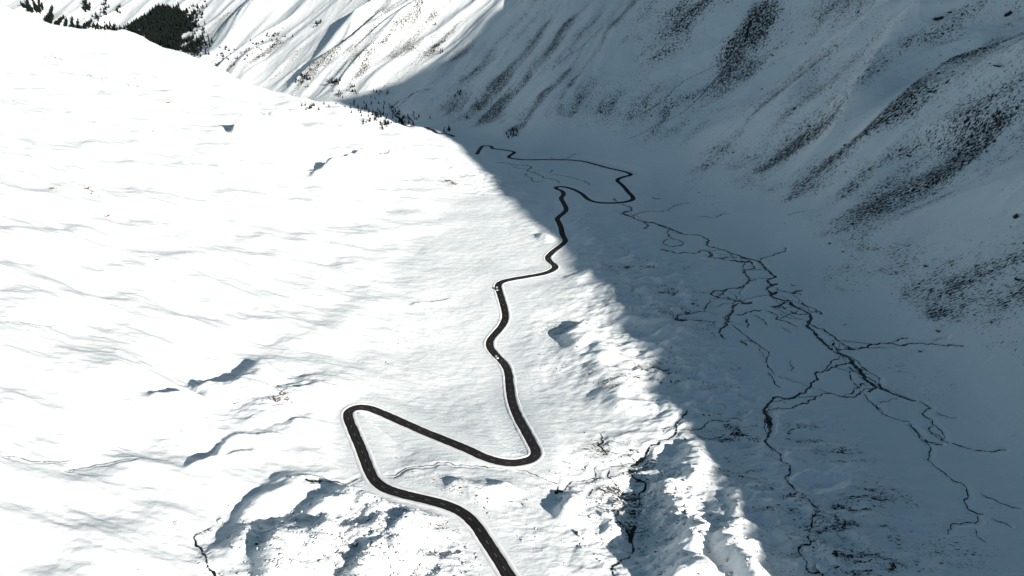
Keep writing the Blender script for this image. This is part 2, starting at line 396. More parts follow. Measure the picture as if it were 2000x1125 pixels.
# streams: dark meltwater channels.  (origin of the close-up, scale, points, width m)
c5, c8, c4, cr, cm, cl, c6, c3, cw, c2 = (850,260,.25), (1250,400,.25), (1400,600,.25), (1500,800,.2889), (1000,800,.2889), (350,844,.25), (600,760,.25), (1000,0,.25), (0,600,.35), (500,0,.25)
STREAMS = [
 (c8,[(0,122),(60,130),(110,133),(160,155),(230,178),(300,208),(380,228),(470,238),(520,258),(535,275),(525,300),(530,318),(600,335),(670,355),(720,375),(780,395),(850,415),(930,440),(970,480),(1010,520),(1040,550),(1070,556),(1020,575),(1000,600),(1030,620),(985,655),(1020,680),(1035,705),(1100,730),(1160,745),(1220,785),(1300,830),(1335,870),(1325,915),(1310,940),(1360,990),(1410,1040),(1470,1100),(1500,1124),(1560,1145),(1610,1165),(1650,1210),(1680,1240),(1710,1275),(1745,1310),(1760,1345),(1810,1380),(1840,1410),(1870,1430)],2.0),
 (c8,[(230,178),(215,215),(250,260),(310,275),(345,295),(290,320),(230,320),(180,295),(200,270),(250,260)],1.3),
 (c8,[(170,350),(250,365),(300,375),(360,370),(440,375),(480,355),(530,360),(560,380),(550,405),(620,415),(700,405),(780,410),(830,420)],1.5),
 (c8,[(720,428),(760,436),(800,436),(840,436)],3.4),(c8,[(165,345),(200,352),(230,360)],2.6),(c8,[(540,370),(565,385),(545,402)],2.6),
 (c8,[(780,398),(850,430),(880,470),(890,490),(820,505),(840,560),(850,590),(800,635),(700,655),(600,670),(555,685),(620,715),(720,735),(800,755),(850,765),(740,775),(725,820),(715,840),(690,880),(690,915),(630,980),(630,1015),(690,1050)],1.7),
 (c8,[(850,580),(880,585),(912,583)],1.6),(c8,[(880,510),(960,500),(985,510)],1.1),(c8,[(820,760),(850,766),(880,762)],2.6),
 (c8,[(720,845),(780,855),(870,830),(980,818)],1.3),(c8,[(1010,800),(1080,778),(1160,745)],1.7),(c8,[(1110,780),(1150,815),(1220,845),(1290,850),(1330,835)],1.4),
 (c8,[(1260,740),(1300,780),(1360,805),(1415,850),(1370,830),(1300,830)],1.2),
 (c8,[(555,740),(510,800),(490,830),(390,850),(300,865),(290,885),(350,895),(470,900),(600,910)],1.1),(c8,[(285,872),(310,885),(350,888)],2.8),
 (c8,[(380,665),(470,682),(545,682)],.9),(c8,[(130,680),(190,690),(250,705),(280,685),(320,665)],1.6),(c8,[(1060,640),(1090,665),(1180,680),(1240,690),(1245,715)],1.2),(c8,[(1190,682),(1220,672),(1260,665)],2.0),(c8,[(1030,622),(1060,617),(1078,615)],2.4),(c8,[(1020,690),(1050,690),(1075,683)],2.6),
 (c8,[(880,855),(940,880),(980,915),(1010,945)],.9),(c8,[(985,825),(1040,840),(1075,870),(1065,890),(1130,900),(1180,925),(1250,955)],1.0),(c8,[(830,880),(845,920),(845,960)],1.2),(c8,[(1080,840),(1150,870),(1230,900)],.6),(c8,[(1100,950),(1150,975),(1190,997)],.7),
 (c8,[(935,435),(960,415),(1020,400),(1060,380),(1110,365),(1140,340),(1110,320)],1.0),(c8,[(430,90),(500,90),(580,98),(650,70),(720,68)],.9),(c8,[(1160,80),(1230,60),(1310,35)],1.2),
 (c4,[(725,125),(790,155),(850,180),(900,220),(940,250),(990,285),(1080,320)],1.3),(c4,[(910,250),(920,290),(960,320),(1080,322)],1.0),(c4,[(850,270),(880,300),(900,318)],1.4),
 (c4,[(990,300),(1030,310),(1080,320),(1150,310),(1220,290),(1310,275),(1380,280),(1430,295),(1490,280),(1600,280),(1700,288),(1830,295),(1950,290)],1.3),(c4,[(1380,275),(1430,245),(1520,230)],1.1),(c4,[(1700,252),(1790,238)],.8),
 (c4,[(1050,410),(1020,430),(930,460),(850,490),(770,515),(785,555),(735,590),(725,625),(670,665),(600,690),(520,700),(450,700),(420,730),(400,760),(370,790),(365,815),(420,850),(430,900),(410,950),(405,1000),(380,1040),(420,1100),(440,1124)],1.3),
 (c4,[(365,790),(390,830),(415,880),(410,940)],2.4),
 (c4,[(1240,620),(1215,640),(1190,655)],1.6),(c4,[(1130,650),(1090,690),(1050,700),(980,693),(900,670),(850,665),(790,690),(720,735),(650,755),(570,785),(480,785),(400,800)],1.0),(c4,[(1060,480),(1035,510),(1065,570),(1095,610),(1115,645)],.8),(c4,[(1130,650),(1180,630),(1240,620)],.6),
 (c4,[(1055,415),(1090,450),(1145,510),(1160,545),(1210,580),(1240,610),(1275,630)],1.7),
 (c4,[(1200,500),(1260,545),(1285,590),(1340,630),(1380,670),(1450,700),(1530,715),(1600,740),(1660,785),(1605,830),(1620,850),(1680,880),(1695,910),(1740,950),(1785,1000),(1760,1020),(1820,1050),(1900,1080),(2000,1105),(2150,1120),(2280,1110)],.9),
 (c4,[(1695,915),(1655,955),(1720,1000),(1770,1020)],.8),(c4,[(1700,815),(1760,840),(1830,855),(1900,865)],.7),(c4,[(1240,750),(1260,800),(1340,845),(1430,875),(1490,890),(1540,945),(1600,1000),(1680,1045),(1780,1080)],.8),
 (c4,[(200,250),(300,270),(370,320),(405,355),(385,410),(405,460),(440,510),(470,525)],.8),(c4,[(390,500),(430,540),(455,590),(465,605),(520,640)],.7),(c4,[(190,255),(240,298)],1.6),(c4,[(570,405),(595,470),(590,490),(620,510)],.5),(c4,[(110,855),(150,860),(190,885),(230,885)],.9),(c4,[(0,750),(60,765),(80,795)],.6),
 (cr,[(0,240),(75,290),(95,340),(145,380),(150,420),(120,460),(160,510),(210,560),(280,600),(320,650),(340,690),(300,740),(290,800),(275,850),(280,910),(215,915),(210,950),(245,1000),(265,1030),(245,1060),(300,1100),(370,1105),(385,1150)],.9),
 (cr,[(940,90),(1000,135),(1045,190),(1110,215),(1200,240)],.8),(cr,[(1045,190),(1090,240),(1100,290),(1075,330),(1130,380),(1195,425),(1240,465),(1300,490),(1350,550),(1340,600),(1330,635),(1380,680),(1470,710)],.8),(cr,[(1400,700),(1435,745),(1380,760),(1300,762),(1245,780),(1230,820),(1215,850)],.6),
 (cr,[(1430,570),(1520,600),(1610,640),(1731,675)],.7),(cr,[(1500,735),(1590,760),(1670,800)],.7),(cr,[(1400,800),(1430,860),(1480,905)],.4),
 (cm,[(1190,0),(1150,50),(1110,95),(1115,125),(1090,175),(1020,200),(970,240),(925,250),(905,300),(850,340),(795,390),(815,450),(870,480),(905,490),(890,540),(860,560),(850,600)],1.0),
 (cm,[(905,300),(850,345),(800,390)],1.6),(cm,[(990,125),(1040,120),(1110,100)],.7),(cm,[(640,375),(700,385),(760,365),(840,340)],.6),(cm,[(655,400),(650,450),(690,500),(740,545)],.9),(cm,[(700,600),(760,605),(820,600),(870,590),(850,640),(800,650),(760,620)],.8),
 (cm,[(720,680),(710,740),(750,790),(790,830),(800,870),(820,940),(780,990),(720,1030),(680,1090),(700,1135)],1.0),(cm,[(830,790),(810,840),(790,870)],1.7),(cm,[(600,160),(615,220),(580,240),(620,270),(640,300),(590,300)],1.1),
 (cm,[(575,370),(560,400),(575,430),(520,470),(400,485),(370,530),(320,545),(305,500),(210,460),(110,415),(0,395)],.45),(cm,[(300,545),(320,535),(340,548)],1.6),(cm,[(545,530),(510,580),(485,575)],.8),(cm,[(1120,135),(1200,130),(1280,130),(1310,95),(1370,65),(1450,75),(1510,50),(1580,75)],.7),(cm,[(1240,165),(1310,190),(1400,180),(1460,165)],.6),
 (cl,[(1445,340),(1380,355),(1300,378),(1200,378),(1100,370),(1000,365)],.8),(cl,[(1000,368),(1060,374),(1110,375)],1.5),(c6,[(600,665),(700,660),(750,625),(850,605),(980,590),(1080,565),(1200,580),(1320,580),(1450,600),(1580,610)],.5),(cl,[(270,730),(190,765),(130,790),(105,825),(140,870),(170,920),(195,960),(210,1020),(240,1080),(290,1124),(320,1170)],.9),
 (c5,[(470,228),(560,232),(620,245),(740,255),(745,275),(720,290),(770,305),(830,330),(860,350),(930,360),(990,390)],1.5),(c5,[(600,255),(640,270),(720,275)],1.2),(c5,[(720,310),(705,325),(750,350),(770,375),(860,372)],1.3),(c5,[(890,315),(1000,330),(1090,350),(1170,375),(1220,410)],1.2),(c5,[(895,310),(910,295),(920,280)],1.4),(c5,[(890,180),(920,195),(1020,192),(1080,165),(1150,150)],1.0),
 (c5,[(1410,505),(1400,520),(1440,535),(1470,550),(1530,580),(1530,600),(1480,610),(1470,630),(1510,640),(1560,665),(1640,685),(1720,700),(1800,725),(1880,755),(1960,785),(2000,790)],2.0),(c5,[(1470,620),(1490,632),(1510,640)],3.0),(c5,[(1530,650),(1590,625),(1650,610),(1800,605),(1850,580),(1880,560),(2000,540)],1.0),(c5,[(1640,690),(1660,720),(1630,740),(1680,745)],1.8),(c5,[(1700,495),(1730,512),(1780,510)],2.4),
 (c3,[(2000,20),(1920,110),(1850,180),(1830,310),(1760,390),(1690,450),(1530,540),(1400,600),(1290,670),(1180,790),(1060,860),(980,900)],1.3),(c3,[(1910,120),(1860,180),(1835,250),(1832,310)],3.2),(c3,[(2000,240),(1900,310)],1.3),(c3,[(1650,560),(1560,650),(1470,750),(1410,810),(1310,890),(1180,950),(1050,1020),(900,1090)],1.3),(c3,[(720,200),(640,270),(560,350),(400,460),(300,560)],1.3),(c3,[(590,540),(500,600),(420,665)],1.1),
 (c2,[(1040,860),(1130,780),(1250,720),(1380,690)],2.6),(c2,[(1060,860),(1150,800),(1220,735)],1.4),(c2,[(840,720),(960,700),(1040,640)],1.2),
 (cw,[(0,820),(100,835),(220,858),(300,852),(420,855)],.4),(cw,[(350,910),(500,885),(650,855),(780,850)],.4),(cw,[(0,75),(130,78),(230,100),(320,105)],.4),
]
stream_paths = []
WET = np.zeros(GX.shape)
for (ox, oy, k), pts, wid in STREAMS:
    uv = [(ox + a * k, oy + b * k) for a, b in pts]
    g = G(uv)
    tdep = np.median(g[:, 1])
    step = 0.9 if tdep < 600 else 1.5
    p = resample(g[:, :2], step)
    n = len(p)
    jit = np.stack([pn(np.arange(n) * step / 5.0, np.full(n, wid * 3.3), 71), pn(np.arange(n) * step / 5.0, np.full(n, wid * 7.7), 72)], 1)
    p = p + jit * (0.9 + 0.0012 * tdep)
    z = smooth(R2(p[:, 0], p[:, 1]), 4)
    stream_paths.append([p, z, wid])
# hair-thin rivulets leaving the main channels
rr = random.Random(21)
mains = [s_ for s_ in stream_paths if s_[0][:, 1].mean() > 380 and s_[2] >= 0.8 and len(s_[0]) > 20 and s_[0][:, 0].mean() > 60]
rivulets = []
while len(rivulets) < 70:                       # links between neighbouring channels make the braid
    a_, b_ = rr.choices(mains, [len(m_[0]) for m_ in mains], k=2)
    pa = a_[0][rr.randrange(len(a_[0]))]; cand = b_[0][(np.hypot(*(b_[0] - pa).T) > 12) & (np.hypot(*(b_[0] - pa).T) < 46)]
    if not len(cand): continue
    pb = cand[rr.randrange(len(cand))]; n_ = max(6, int(np.linalg.norm(pb - pa) / 1.5)); t_ = np.linspace(0, 1, n_)[:, None]
    d_ = (pb - pa) / np.linalg.norm(pb - pa); sd_ = rr.randrange(999)
    off = (3.2 * pn(t_[:, 0] * n_ / 7, np.full(n_, sd_ * .37), 77) + 1.2 * pn(t_[:, 0] * n_ / 2.5, np.full(n_, sd_ * .37), 78)) * np.sin(math.pi * t_[:, 0]) ** .5
    rivulets.append([pa + (pb - pa) * t_ + np.stack([-d_[1] * off, d_[0] * off], 1), None, rr.uniform(.3, .85)])
stream_paths += rivulets
def lower(stream):
    global GZ
    p, z, wid = stream
    P = np.column_stack([p, mesh_zv(p)])
    P[:, 2] = smooth(P[:, 2], 3)
    if len(P) > 14: P = P[4:-4]
    hwid = 0.5 * wid + 0.4
    dist, zz = path_field(P[::2] if len(P) > 40 else P, hwid + 5)
    ok = sstep(RW + 1.0, RW + 4.5, road_dist)
    w = sstep(hwid + 3.4, hwid + 0.9, dist) * ok
    GZ = GZ * (1 - w) + (zz - 0.6) * w
    np.maximum(WET, sstep(hwid + 1.2, hwid * 0.6, dist) * ok * min(1.0, 0.35 + wid * 0.3), out=WET)
for s_ in stream_paths: lower(s_)

# ------------------------------------------------------------------ bare ground density
rpz = G([(a[0], a[1]) for a in ROCKS])
ROCK = np.zeros(GX.shape, np.float32)
wsc, wdc = wall_coords(rpz[:, 0], rpz[:, 1])
_wa, _wb = fbm(GX / 45, GY / 45, 95, 3), fbm(GX / 45, GY / 45, 98, 3)
for (u, v, ra, rd, den), p, s0, d0 in zip(ROCKS, rpz, wsc, wdc):
    if d0 > 15:
        e = ((WS - s0) / ra + .75 * _wa) ** 2 + ((WD - d0) / rd + .75 * _wb) ** 2
    else:
        e = ((GX - p[0]) / ra + .4 * _wa) ** 2 + ((GY - p[1]) / rd + .4 * _wb) ** 2
    ROCK = np.maximum(ROCK, den * np.exp(-e).astype(np.float32))
streak = fbm(WS / 34 + .5 * pn(WS / 90, WD / 90, 180), WD / 230, 181, 3)
ROCK = np.where(WALL > .5, np.minimum(ROCK, .40) * (0.8 + 0.5 * streak).clip(0.3, 1.3), ROCK * (0.85 + 0.6 * fbm(GX / 30, GY / 30, 85, 2)).clip(0.3, 1.15))
open_ = (1 - WALL)
arc = sstep(0.62, 0.98, ridged(GX / 46 + .6 * pn(GX / 60, GY / 60, 87), GY / 19, 88, 2, .4) - .18)
east = sstep(1500, 900, WS)
ROCK += (WALL * east * (0.52 + 0.22 * fbm(WS / 150, WD / 150, 81, 2) + 0.20 * streak)
         + WALL * (1 - east) * (0.38 + 0.35 * fbm(WS / 80, WD / 160, 83, 3) + 0.32 * streak)
         + open_ * (0.15 + 0.35 * fbm(GX / 70, GY / 50, 84, 3)).clip(0, .5) * (1 - 0.45 * HILL)
         + open_ * 0.38 * arc * np.clip(ROUGH + .15, 0, 1) * (1 - HILL)).astype(np.float32)
ROCK *= (1 - 0.9 * FLAT)
# greyer snow paints deeper shade on the right slope, streaked like sparse cover
SHADE_TINT = (east * sstep(-10, 150, WD) * (0.68 + 0.2 * fbm(WS / 90, WD / 200, 186, 2) + 0.12 * streak)).clip(0, .9)
ROCK = np.clip(ROCK, 0, 1) * sstep(6.5, 12, road_dist)

# ------------------------------------------------------------------ materials
def new_mat(name):
    m = bpy.data.materials.new(name); m.use_nodes = True
    nt = m.node_tree
    return m, nt, nt.nodes['Principled BSDF']
def N(nt, typ, **kw):
    n = nt.nodes.new(typ)
    for k, v in kw.items():
        if k.startswith('i_'):
            key = k[2:]; key = int(key) if key.isdigit() else key
            n.inputs[key].default_value = v
        else: setattr(n, k, v)
    return n
def math_node(nt, op, a, b=None, c=None, clamp=False):
    n = nt.nodes.new('ShaderNodeMath'); n.operation = op; n.use_clamp = clamp
    for k, s in enumerate((a, b, c)):
        if s is None: continue
        if isinstance(s, (int, float)): n.inputs[k].default_value = s
        else: nt.links.new(s, n.inputs[k])
    return n.outputs[0]
def mix_col(nt, f, a, b):
    n = nt.nodes.new('ShaderNodeMix'); n.data_type = 'RGBA'
    for s, k in ((f, 0), (a, 6), (b, 7)):
        if isinstance(s, (int, float, tuple)): n.inputs[k].default_value = s
        else: nt.links.new(s, n.inputs[k])
    return n.outputs[2]
def noise(nt, vec, scale, detail=3.0, rough=0.55, dist=0.0):
    n = N(nt, 'ShaderNodeTexNoise', i_Scale=scale, i_Detail=detail, i_Roughness=rough, i_Distortion=dist)
    nt.links.new(vec, n.inputs['Vector']); return n.outputs['Fac']
def vscale(nt, vec, s):
    n = N(nt, 'ShaderNodeMapping'); n.inputs['Scale'].default_value = s
    nt.links.new(vec, n.inputs['Vector']); return n.outputs[0]
SNOW = (0.83, 0.85, 0.87, 1)

def make_snow():
    m, nt, b = new_mat('snow_and_bare_ground')
    geo = N(nt, 'ShaderNodeNewGeometry').outputs['Position']
    att = lambda nme: N(nt, 'ShaderNodeAttribute', attribute_name=nme)
    rock, wet, wallf = att('rock').outputs['Fac'], att('wet').outputs['Fac'], att('wallness').outputs['Fac']
    fall = att('fall').outputs['Vector']
    # bare patches: lens shaped on open ground, drawn out down the fall line on the mountain
    nA = noise(nt, vscale(nt, geo, (0.32, 0.75, 0.4)), 1.0, 5.0, 0.62, 0.8)
    nB = noise(nt, vscale(nt, fall, (0.62, 0.23, 1.0)), 1.0, 5.0, 0.66, 0.8)
    nn = N(nt, 'ShaderNodeMix'); nt.links.new(wallf, nn.inputs[0]); nt.links.new(nA, nn.inputs[2]); nt.links.new(nB, nn.inputs[3])
    n0 = nn.outputs[0]
    thr = math_node(nt, 'MULTIPLY_ADD', rock, -0.27, 0.735)
    msk = math_node(nt, 'MULTIPLY', math_node(nt, 'SUBTRACT', n0, thr), 26.0, clamp=True)
    wn_ = noise(nt, geo, 0.7, 3.0, 0.6)
    wmsk = math_node(nt, 'MULTIPLY', math_node(nt, 'SUBTRACT', math_node(nt, 'ADD', wet, math_node(nt, 'MULTIPLY', wn_, 0.9)), 1.05), 8.0, clamp=True)
    fA = noise(nt, vscale(nt, geo, (0.8, 1.7, 1.0)), 1.0, 3.0, 0.6, 0.6)
    fB = noise(nt, vscale(nt, fall, (1.1, 0.42, 1.0)), 1.0, 3.0, 0.6, 0.6)
    fm = N(nt, 'ShaderNodeMix'); nt.links.new(wallf, fm.inputs[0]); nt.links.new(fA, fm.inputs[2]); nt.links.new(fB, fm.inputs[3])
    msk2 = math_node(nt, 'MULTIPLY', math_node(nt, 'SUBTRACT', fm.outputs[0], math_node(nt, 'MULTIPLY_ADD', rock, -0.20, 0.722)), 18.0, clamp=True)
    tot = math_node(nt, 'MAXIMUM', math_node(nt, 'MAXIMUM', msk, msk2), wmsk)
    cn = noise(nt, geo, 0.35, 4.0, 0.6)
    ramp = N(nt, 'ShaderNodeValToRGB')
    nt.links.new(cn, ramp.inputs[0])
    ramp.color_ramp.elements[0].position = 0.3; ramp.color_ramp.elements[0].color = (0.010, 0.010, 0.011, 1)
    ramp.color_ramp.elements[1].position = 0.72; ramp.color_ramp.elements[1].color = (0.060, 0.043, 0.034, 1)
    gcol = mix_col(nt, wmsk, ramp.outputs[0], (0.02, 0.02, 0.022, 1))
    sn = noise(nt, geo, 0.02, 4.0, 0.5)
    scol = mix_col(nt, sn, (0.78, 0.825, 0.84, 1), (0.84, 0.865, 0.87, 1))
    shade_tint = math_node(nt, 'MULTIPLY', att('shade_tint').outputs['Fac'], math_node(nt, 'MULTIPLY_ADD', nB, 1.1, 0.35), clamp=True)
    scol = mix_col(nt, shade_tint, scol, (0.36, 0.385, 0.40, 1))  # painted shade: greys the snow colour of the right slope
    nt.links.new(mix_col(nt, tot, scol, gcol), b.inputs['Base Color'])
    b.inputs['Roughness'].default_value = 0.75
    b.inputs['Specular IOR Level'].default_value = 0.25
    b1 = noise(nt, vscale(nt, geo, (0.10, 0.22, 0.1)), 1.0, 6.0, 0.62, 0.4)
    b2 = noise(nt, vscale(nt, fall, (0.22, 0.05, 1.0)), 1.0, 6.0, 0.62, 0.3)
    bm = N(nt, 'ShaderNodeMix'); nt.links.new(wallf, bm.inputs[0]); nt.links.new(b1, bm.inputs[2]); nt.links.new(b2, bm.inputs[3])
    hgt = math_node(nt, 'ADD', math_node(nt, 'MULTIPLY', bm.outputs[0], 1.1), math_node(nt, 'MULTIPLY', tot, -0.35))
    bump = N(nt, 'ShaderNodeBump', i_Strength=0.65, i_Distance=1.1)
    nt.links.new(hgt, bump.inputs['Height']); nt.links.new(bump.outputs[0], b.inputs['Normal'])
    return m
M_SNOW = make_snow()

def make_plain(name, col, rough=0.7, spec=0.3, var=0.0, scale=1.0, metal=0.0):
    m, nt, b = new_mat(name)
    if var:
        geo = N(nt, 'ShaderNodeNewGeometry').outputs['Position']
        f = noise(nt, geo, scale, 4.0, 0.6)
        c0 = tuple(c * (1 - var) for c in col[:3]) + (1,); c1 = tuple(min(1, c * (1 + var)) for c in col[:3]) + (1,)
        nt.links.new(mix_col(nt, f, c0, c1), b.inputs['Base Color'])
    else: b.inputs['Base Color'].default_value = tuple(col[:3]) + (1,)
    b.inputs['Roughness'].default_value = rough; b.inputs['Specular IOR Level'].default_value = spec; b.inputs['Metallic'].default_value = metal
    return m
M_WATER = make_plain('dark_meltwater', (0.012, 0.015, 0.017), 0.35, 0.25, 0.3, 0.4)
M_BANK = make_plain('ploughed_snow', (0.82, 0.83, 0.84), 0.8, 0.2, 0.05, 0.6)
M_PAINT = make_plain('road_paint', (0.30, 0.30, 0.29), 0.6, 0.3, 0.12, 3.0)

def make_asphalt():
    m, nt, b = new_mat('asphalt')
    uv = N(nt, 'ShaderNodeUVMap').outputs[0]
    sep = N(nt, 'ShaderNodeSeparateXYZ'); nt.links.new(uv, sep.inputs[0])
    across = math_node(nt, 'ABSOLUTE', math_node(nt, 'SUBTRACT', sep.outputs[0], 0.5))
    # drier, paler wheel tracks; damp dark verges
    trk = math_node(nt, 'SUBTRACT', 1.0, math_node(nt, 'MULTIPLY', math_node(nt, 'ABSOLUTE', math_node(nt, 'SUBTRACT', across, 0.2)), 6.0), clamp=True)
    mp = vscale(nt, uv, (5.0, 0.02, 1.0))
    st = noise(nt, mp, 1.0, 4.0, 0.6)
    geo = N(nt, 'ShaderNodeNewGeometry').outputs['Position']
    big = noise(nt, geo, 0.03, 3.0, 0.5)
    f = math_node(nt, 'MULTIPLY', math_node(nt, 'ADD', math_node(nt, 'MULTIPLY', trk, 0.55), st), math_node(nt, 'MULTIPLY', big, 1.1), clamp=True)
    nt.links.new(mix_col(nt, f, (0.005, 0.005, 0.006, 1), (0.044, 0.040, 0.039, 1)), b.inputs['Base Color'])
    b.inputs['Roughness'].default_value = 0.7; b.inputs['Specular IOR Level'].default_value = 0.12
    return m
M_ROAD = make_asphalt()

def make_rock(name, c0, c1, snowy, thr=0.55):
    m, nt, b = new_mat(name)
    g = N(nt, 'ShaderNodeNewGeometry')
    f = noise(nt, g.outputs['Position'], 0.9, 5.0, 0.65)
    col = mix_col(nt, f, c0 + (1,), c1 + (1,))
    if snowy:
        sep = N(nt, 'ShaderNodeSeparateXYZ'); nt.links.new(g.outputs['Normal'], sep.inputs[0])
        f2 = noise(nt, g.outputs['Position'], 1.3, 3.0, 0.6)
        s = math_node(nt, 'MULTIPLY', math_node(nt, 'SUBTRACT', math_node(nt, 'ADD', sep.outputs[2], math_node(nt, 'MULTIPLY', f2, 0.5)), thr + 0.25), 9.0, clamp=True)
        col = mix_col(nt, s, col, SNOW)
    nt.links.new(col, b.inputs['Base Color'])
    b.inputs['Roughness'].default_value = 0.85; b.inputs['Specular IOR Level'].default_value = 0.2
    bump = N(nt, 'ShaderNodeBump', i_Strength=0.6, i_Distance=0.3)
    nt.links.new(f, bump.inputs['Height']); nt.links.new(bump.outputs[0], b.inputs['Normal'])
    return m
M_ROCK = make_rock('dark_rock', (0.012, 0.011, 0.011), (0.06, 0.05, 0.043), True, 0.66)
M_ROCK_SNOW = make_rock('snow_covered_rock', (0.04, 0.036, 0.034), (0.14, 0.115, 0.10), True, 0.46)
M_ROCK_RED = make_rock('rust_rock', (0.07, 0.05, 0.04), (0.20, 0.13, 0.095), True, 0.75)
M_CAP = make_plain('snow_cap', (0.83, 0.845, 0.86), 0.8, 0.2, 0.03, 0.8)
M_NEEDLE = make_plain('conifer_needles', (0.010, 0.015, 0.013), 0.85, 0.08, 0.5, 0.25)
M_BARK = make_plain('bark', (0.06, 0.045, 0.035), 0.9, 0.1, 0.3, 1.0)

# ------------------------------------------------------------------ linking helpers
def link(name, me, parent=None, mat=None, kind=None, label=None, category=None, group=None):
    ob = bpy.data.objects.new(name, me); COL.objects.link(ob)
    if mat and me is not None and not me.materials: me.materials.append(mat)
    if parent: ob.parent = parent
    for k, v in (('kind', kind), ('label', label), ('category', category), ('group', group)):
        if v: ob[k] = v
    return ob
def mesh_from(name, V, F, smooth_=True):
    me = bpy.data.meshes.new(name)
    V = np.asarray(V, np.float32); F = np.asarray(F, np.int32)
    me.vertices.add(len(V)); me.vertices.foreach_set('co', V.ravel())
    n = F.shape[1]
    me.loops.add(F.size); me.loops.foreach_set('vertex_index', F.ravel())
    me.polygons.add(len(F)); me.polygons.foreach_set('loop_start', np.arange(0, F.size, n, dtype=np.int32))
    me.polygons.foreach_set('loop_total', np.full(len(F), n, np.int32))
    if smooth_: me.polygons.foreach_set('use_smooth', np.ones(len(F), bool))
    me.update(calc_edges=True); me.validate(clean_customdata=False)
    return me

# ------------------------------------------------------------------ ground objects
idx = np.arange(NR * NC).reshape(NR, NC)
quads = np.stack([idx[:-1, :-1], idx[:-1, 1:], idx[1:, 1:], idx[1:, :-1]], -1).reshape(-1, 4)
VX, VY, VZ = GX.ravel(), GY.ravel(), GZ.ravel()
qc = quads[:, 0]
qd, qx, qy = WD.ravel()[qc], VX[qc], VY[qc]
hill_base = -60 - 0.02 * (qy - 600)
cls = np.where(qd > 22, 2, np.where((qx < hill_base - 20) & (qd < -60), 1, 0))
cls = np.where((qd > 22) & (qy + 0.75 * qx > 1500) & (qx < 250), 3, cls)
# smooth normals of the whole sheet, so that the pieces join without a seam
du = np.stack([np.gradient(GX, axis=1), np.gradient(GY, axis=1), np.gradient(GZ, axis=1)], -1)
dv = np.stack([np.gradient(GX, axis=0), np.gradient(GY, axis=0), np.gradient(GZ, axis=0)], -1)
NRM = np.cross(du, dv); NRM /= np.linalg.norm(NRM, axis=-1, keepdims=True) + 1e-9
NRM = NRM.reshape(-1, 3)
names = ['valley_floor', 'snowy_hillside', 'shaded_mountainside', 'far_mountainside']
labels = ['snow-covered valley floor with braided streams', 'sunlit smooth snowy hillside', 'shaded snowy mountain slope strewn with dark rocks', 'gullied snowy mountainside across the valley head']
for k in range(4):
    F = quads[cls == k]
    used, inv = np.unique(F, return_inverse=True)
    me = mesh_from(names[k], np.stack([VX[used], VY[used], VZ[used]], 1), inv.reshape(F.shape))
    for nme, arr in (('rock', ROCK), ('shade_tint', SHADE_TINT), ('wet', WET), ('wallness', sstep(5, 60, WD))):
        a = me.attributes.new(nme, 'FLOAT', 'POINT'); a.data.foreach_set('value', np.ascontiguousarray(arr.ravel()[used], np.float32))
    a = me.attributes.new('fall', 'FLOAT_VECTOR', 'POINT')
    a.data.foreach_set('vector', np.stack([WS.ravel()[used], WD.ravel()[used], np.zeros(len(used))], 1).astype(np.float32).ravel())
    me.normals_split_custom_set_from_vertices(NRM[used].astype(np.float32))
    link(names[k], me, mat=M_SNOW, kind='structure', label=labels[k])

# ------------------------------------------------------------------ road
def frame(P):
    T = np.gradient(P[:, :2], axis=0); T /= np.linalg.norm(T, axis=1, keepdims=True) + 1e-9
    return T, np.stack([T[:, 1], -T[:, 0]], 1)
def ribbon(name, P, offs, zs, uv=True):
    """sweep a cross-section (offset, height) along a path"""
    T, Nn = frame(P); n, m = len(P), len(offs)
    V = np.zeros((n, m, 3))
    for j, (o_, z_) in enumerate(zip(offs, zs)):
        o_ = np.broadcast_to(o_, n); z_ = np.broadcast_to(z_, n)
        V[:, j, 0] = P[:, 0] + Nn[:, 0] * o_; V[:, j, 1] = P[:, 1] + Nn[:, 1] * o_; V[:, j, 2] = P[:, 2] + z_
    ii = np.arange(n * m).reshape(n, m)
    F = np.stack([ii[:-1, :-1], ii[:-1, 1:], ii[1:, 1:], ii[1:, :-1]], -1).reshape(-1, 4)
    a, b, c = V.reshape(-1, 3)[F[0, 0]], V.reshape(-1, 3)[F[0, 1]], V.reshape(-1, 3)[F[0, 2]]
    if np.cross(b - a, c - a)[2] < 0: F = F[:, ::-1]
    me = mesh_from(name, V.reshape(-1, 3), F)
    if uv:
        L = np.concatenate([[0], np.cumsum(np.linalg.norm(np.diff(P[:, :2], axis=0), axis=1))])
        o0, o1 = offs[0], offs[-1]
        U = np.stack([np.tile([(np.mean(o_) - np.mean(o0)) / (np.mean(o1) - np.mean(o0)) for o_ in offs], n), np.repeat(L, m)], 1)
        lay = me.uv_layers.new(name='UVMap')
        li = np.zeros(len(me.loops), np.int32); me.loops.foreach_get('vertex_index', li)
        lay.data.foreach_set('uv', U[li].astype(np.float32).ravel())
    return me
def snow_bank(P, side, parent):
    n = len(P); s = np.arange(n) * 2.0
    hgt = 0.32 + 0.25 * pn(s / 9, np.full(n, side * 5.1), 91) + 0.2 * pn(s / 2.7, np.full(n, side * 5.1), 92)
    out = RW + 1.5 + 0.4 * pn(s / 14, np.full(n, side * 2.3), 93)
    offs = [side * (RW - 0.06 + 0.22 * pn(s / 6, np.full(n, side * 3.0), 94) + 0.22 * pn(s / 2.4, np.full(n, side * 8.0), 96)), side * (RW + 0.45), side * (RW + 1.0), side * (out + 0.3), side * (out + 1.9)]
    zs = [np.full(n, 0.03), 0.75 * hgt, hgt, 0.7 * hgt, np.full(n, -0.6)]
    if side < 0: offs, zs = offs[::-1], zs[::-1]
    link('snow_bank', ribbon('snow_bank', P, offs, zs, uv=False), parent, M_BANK)
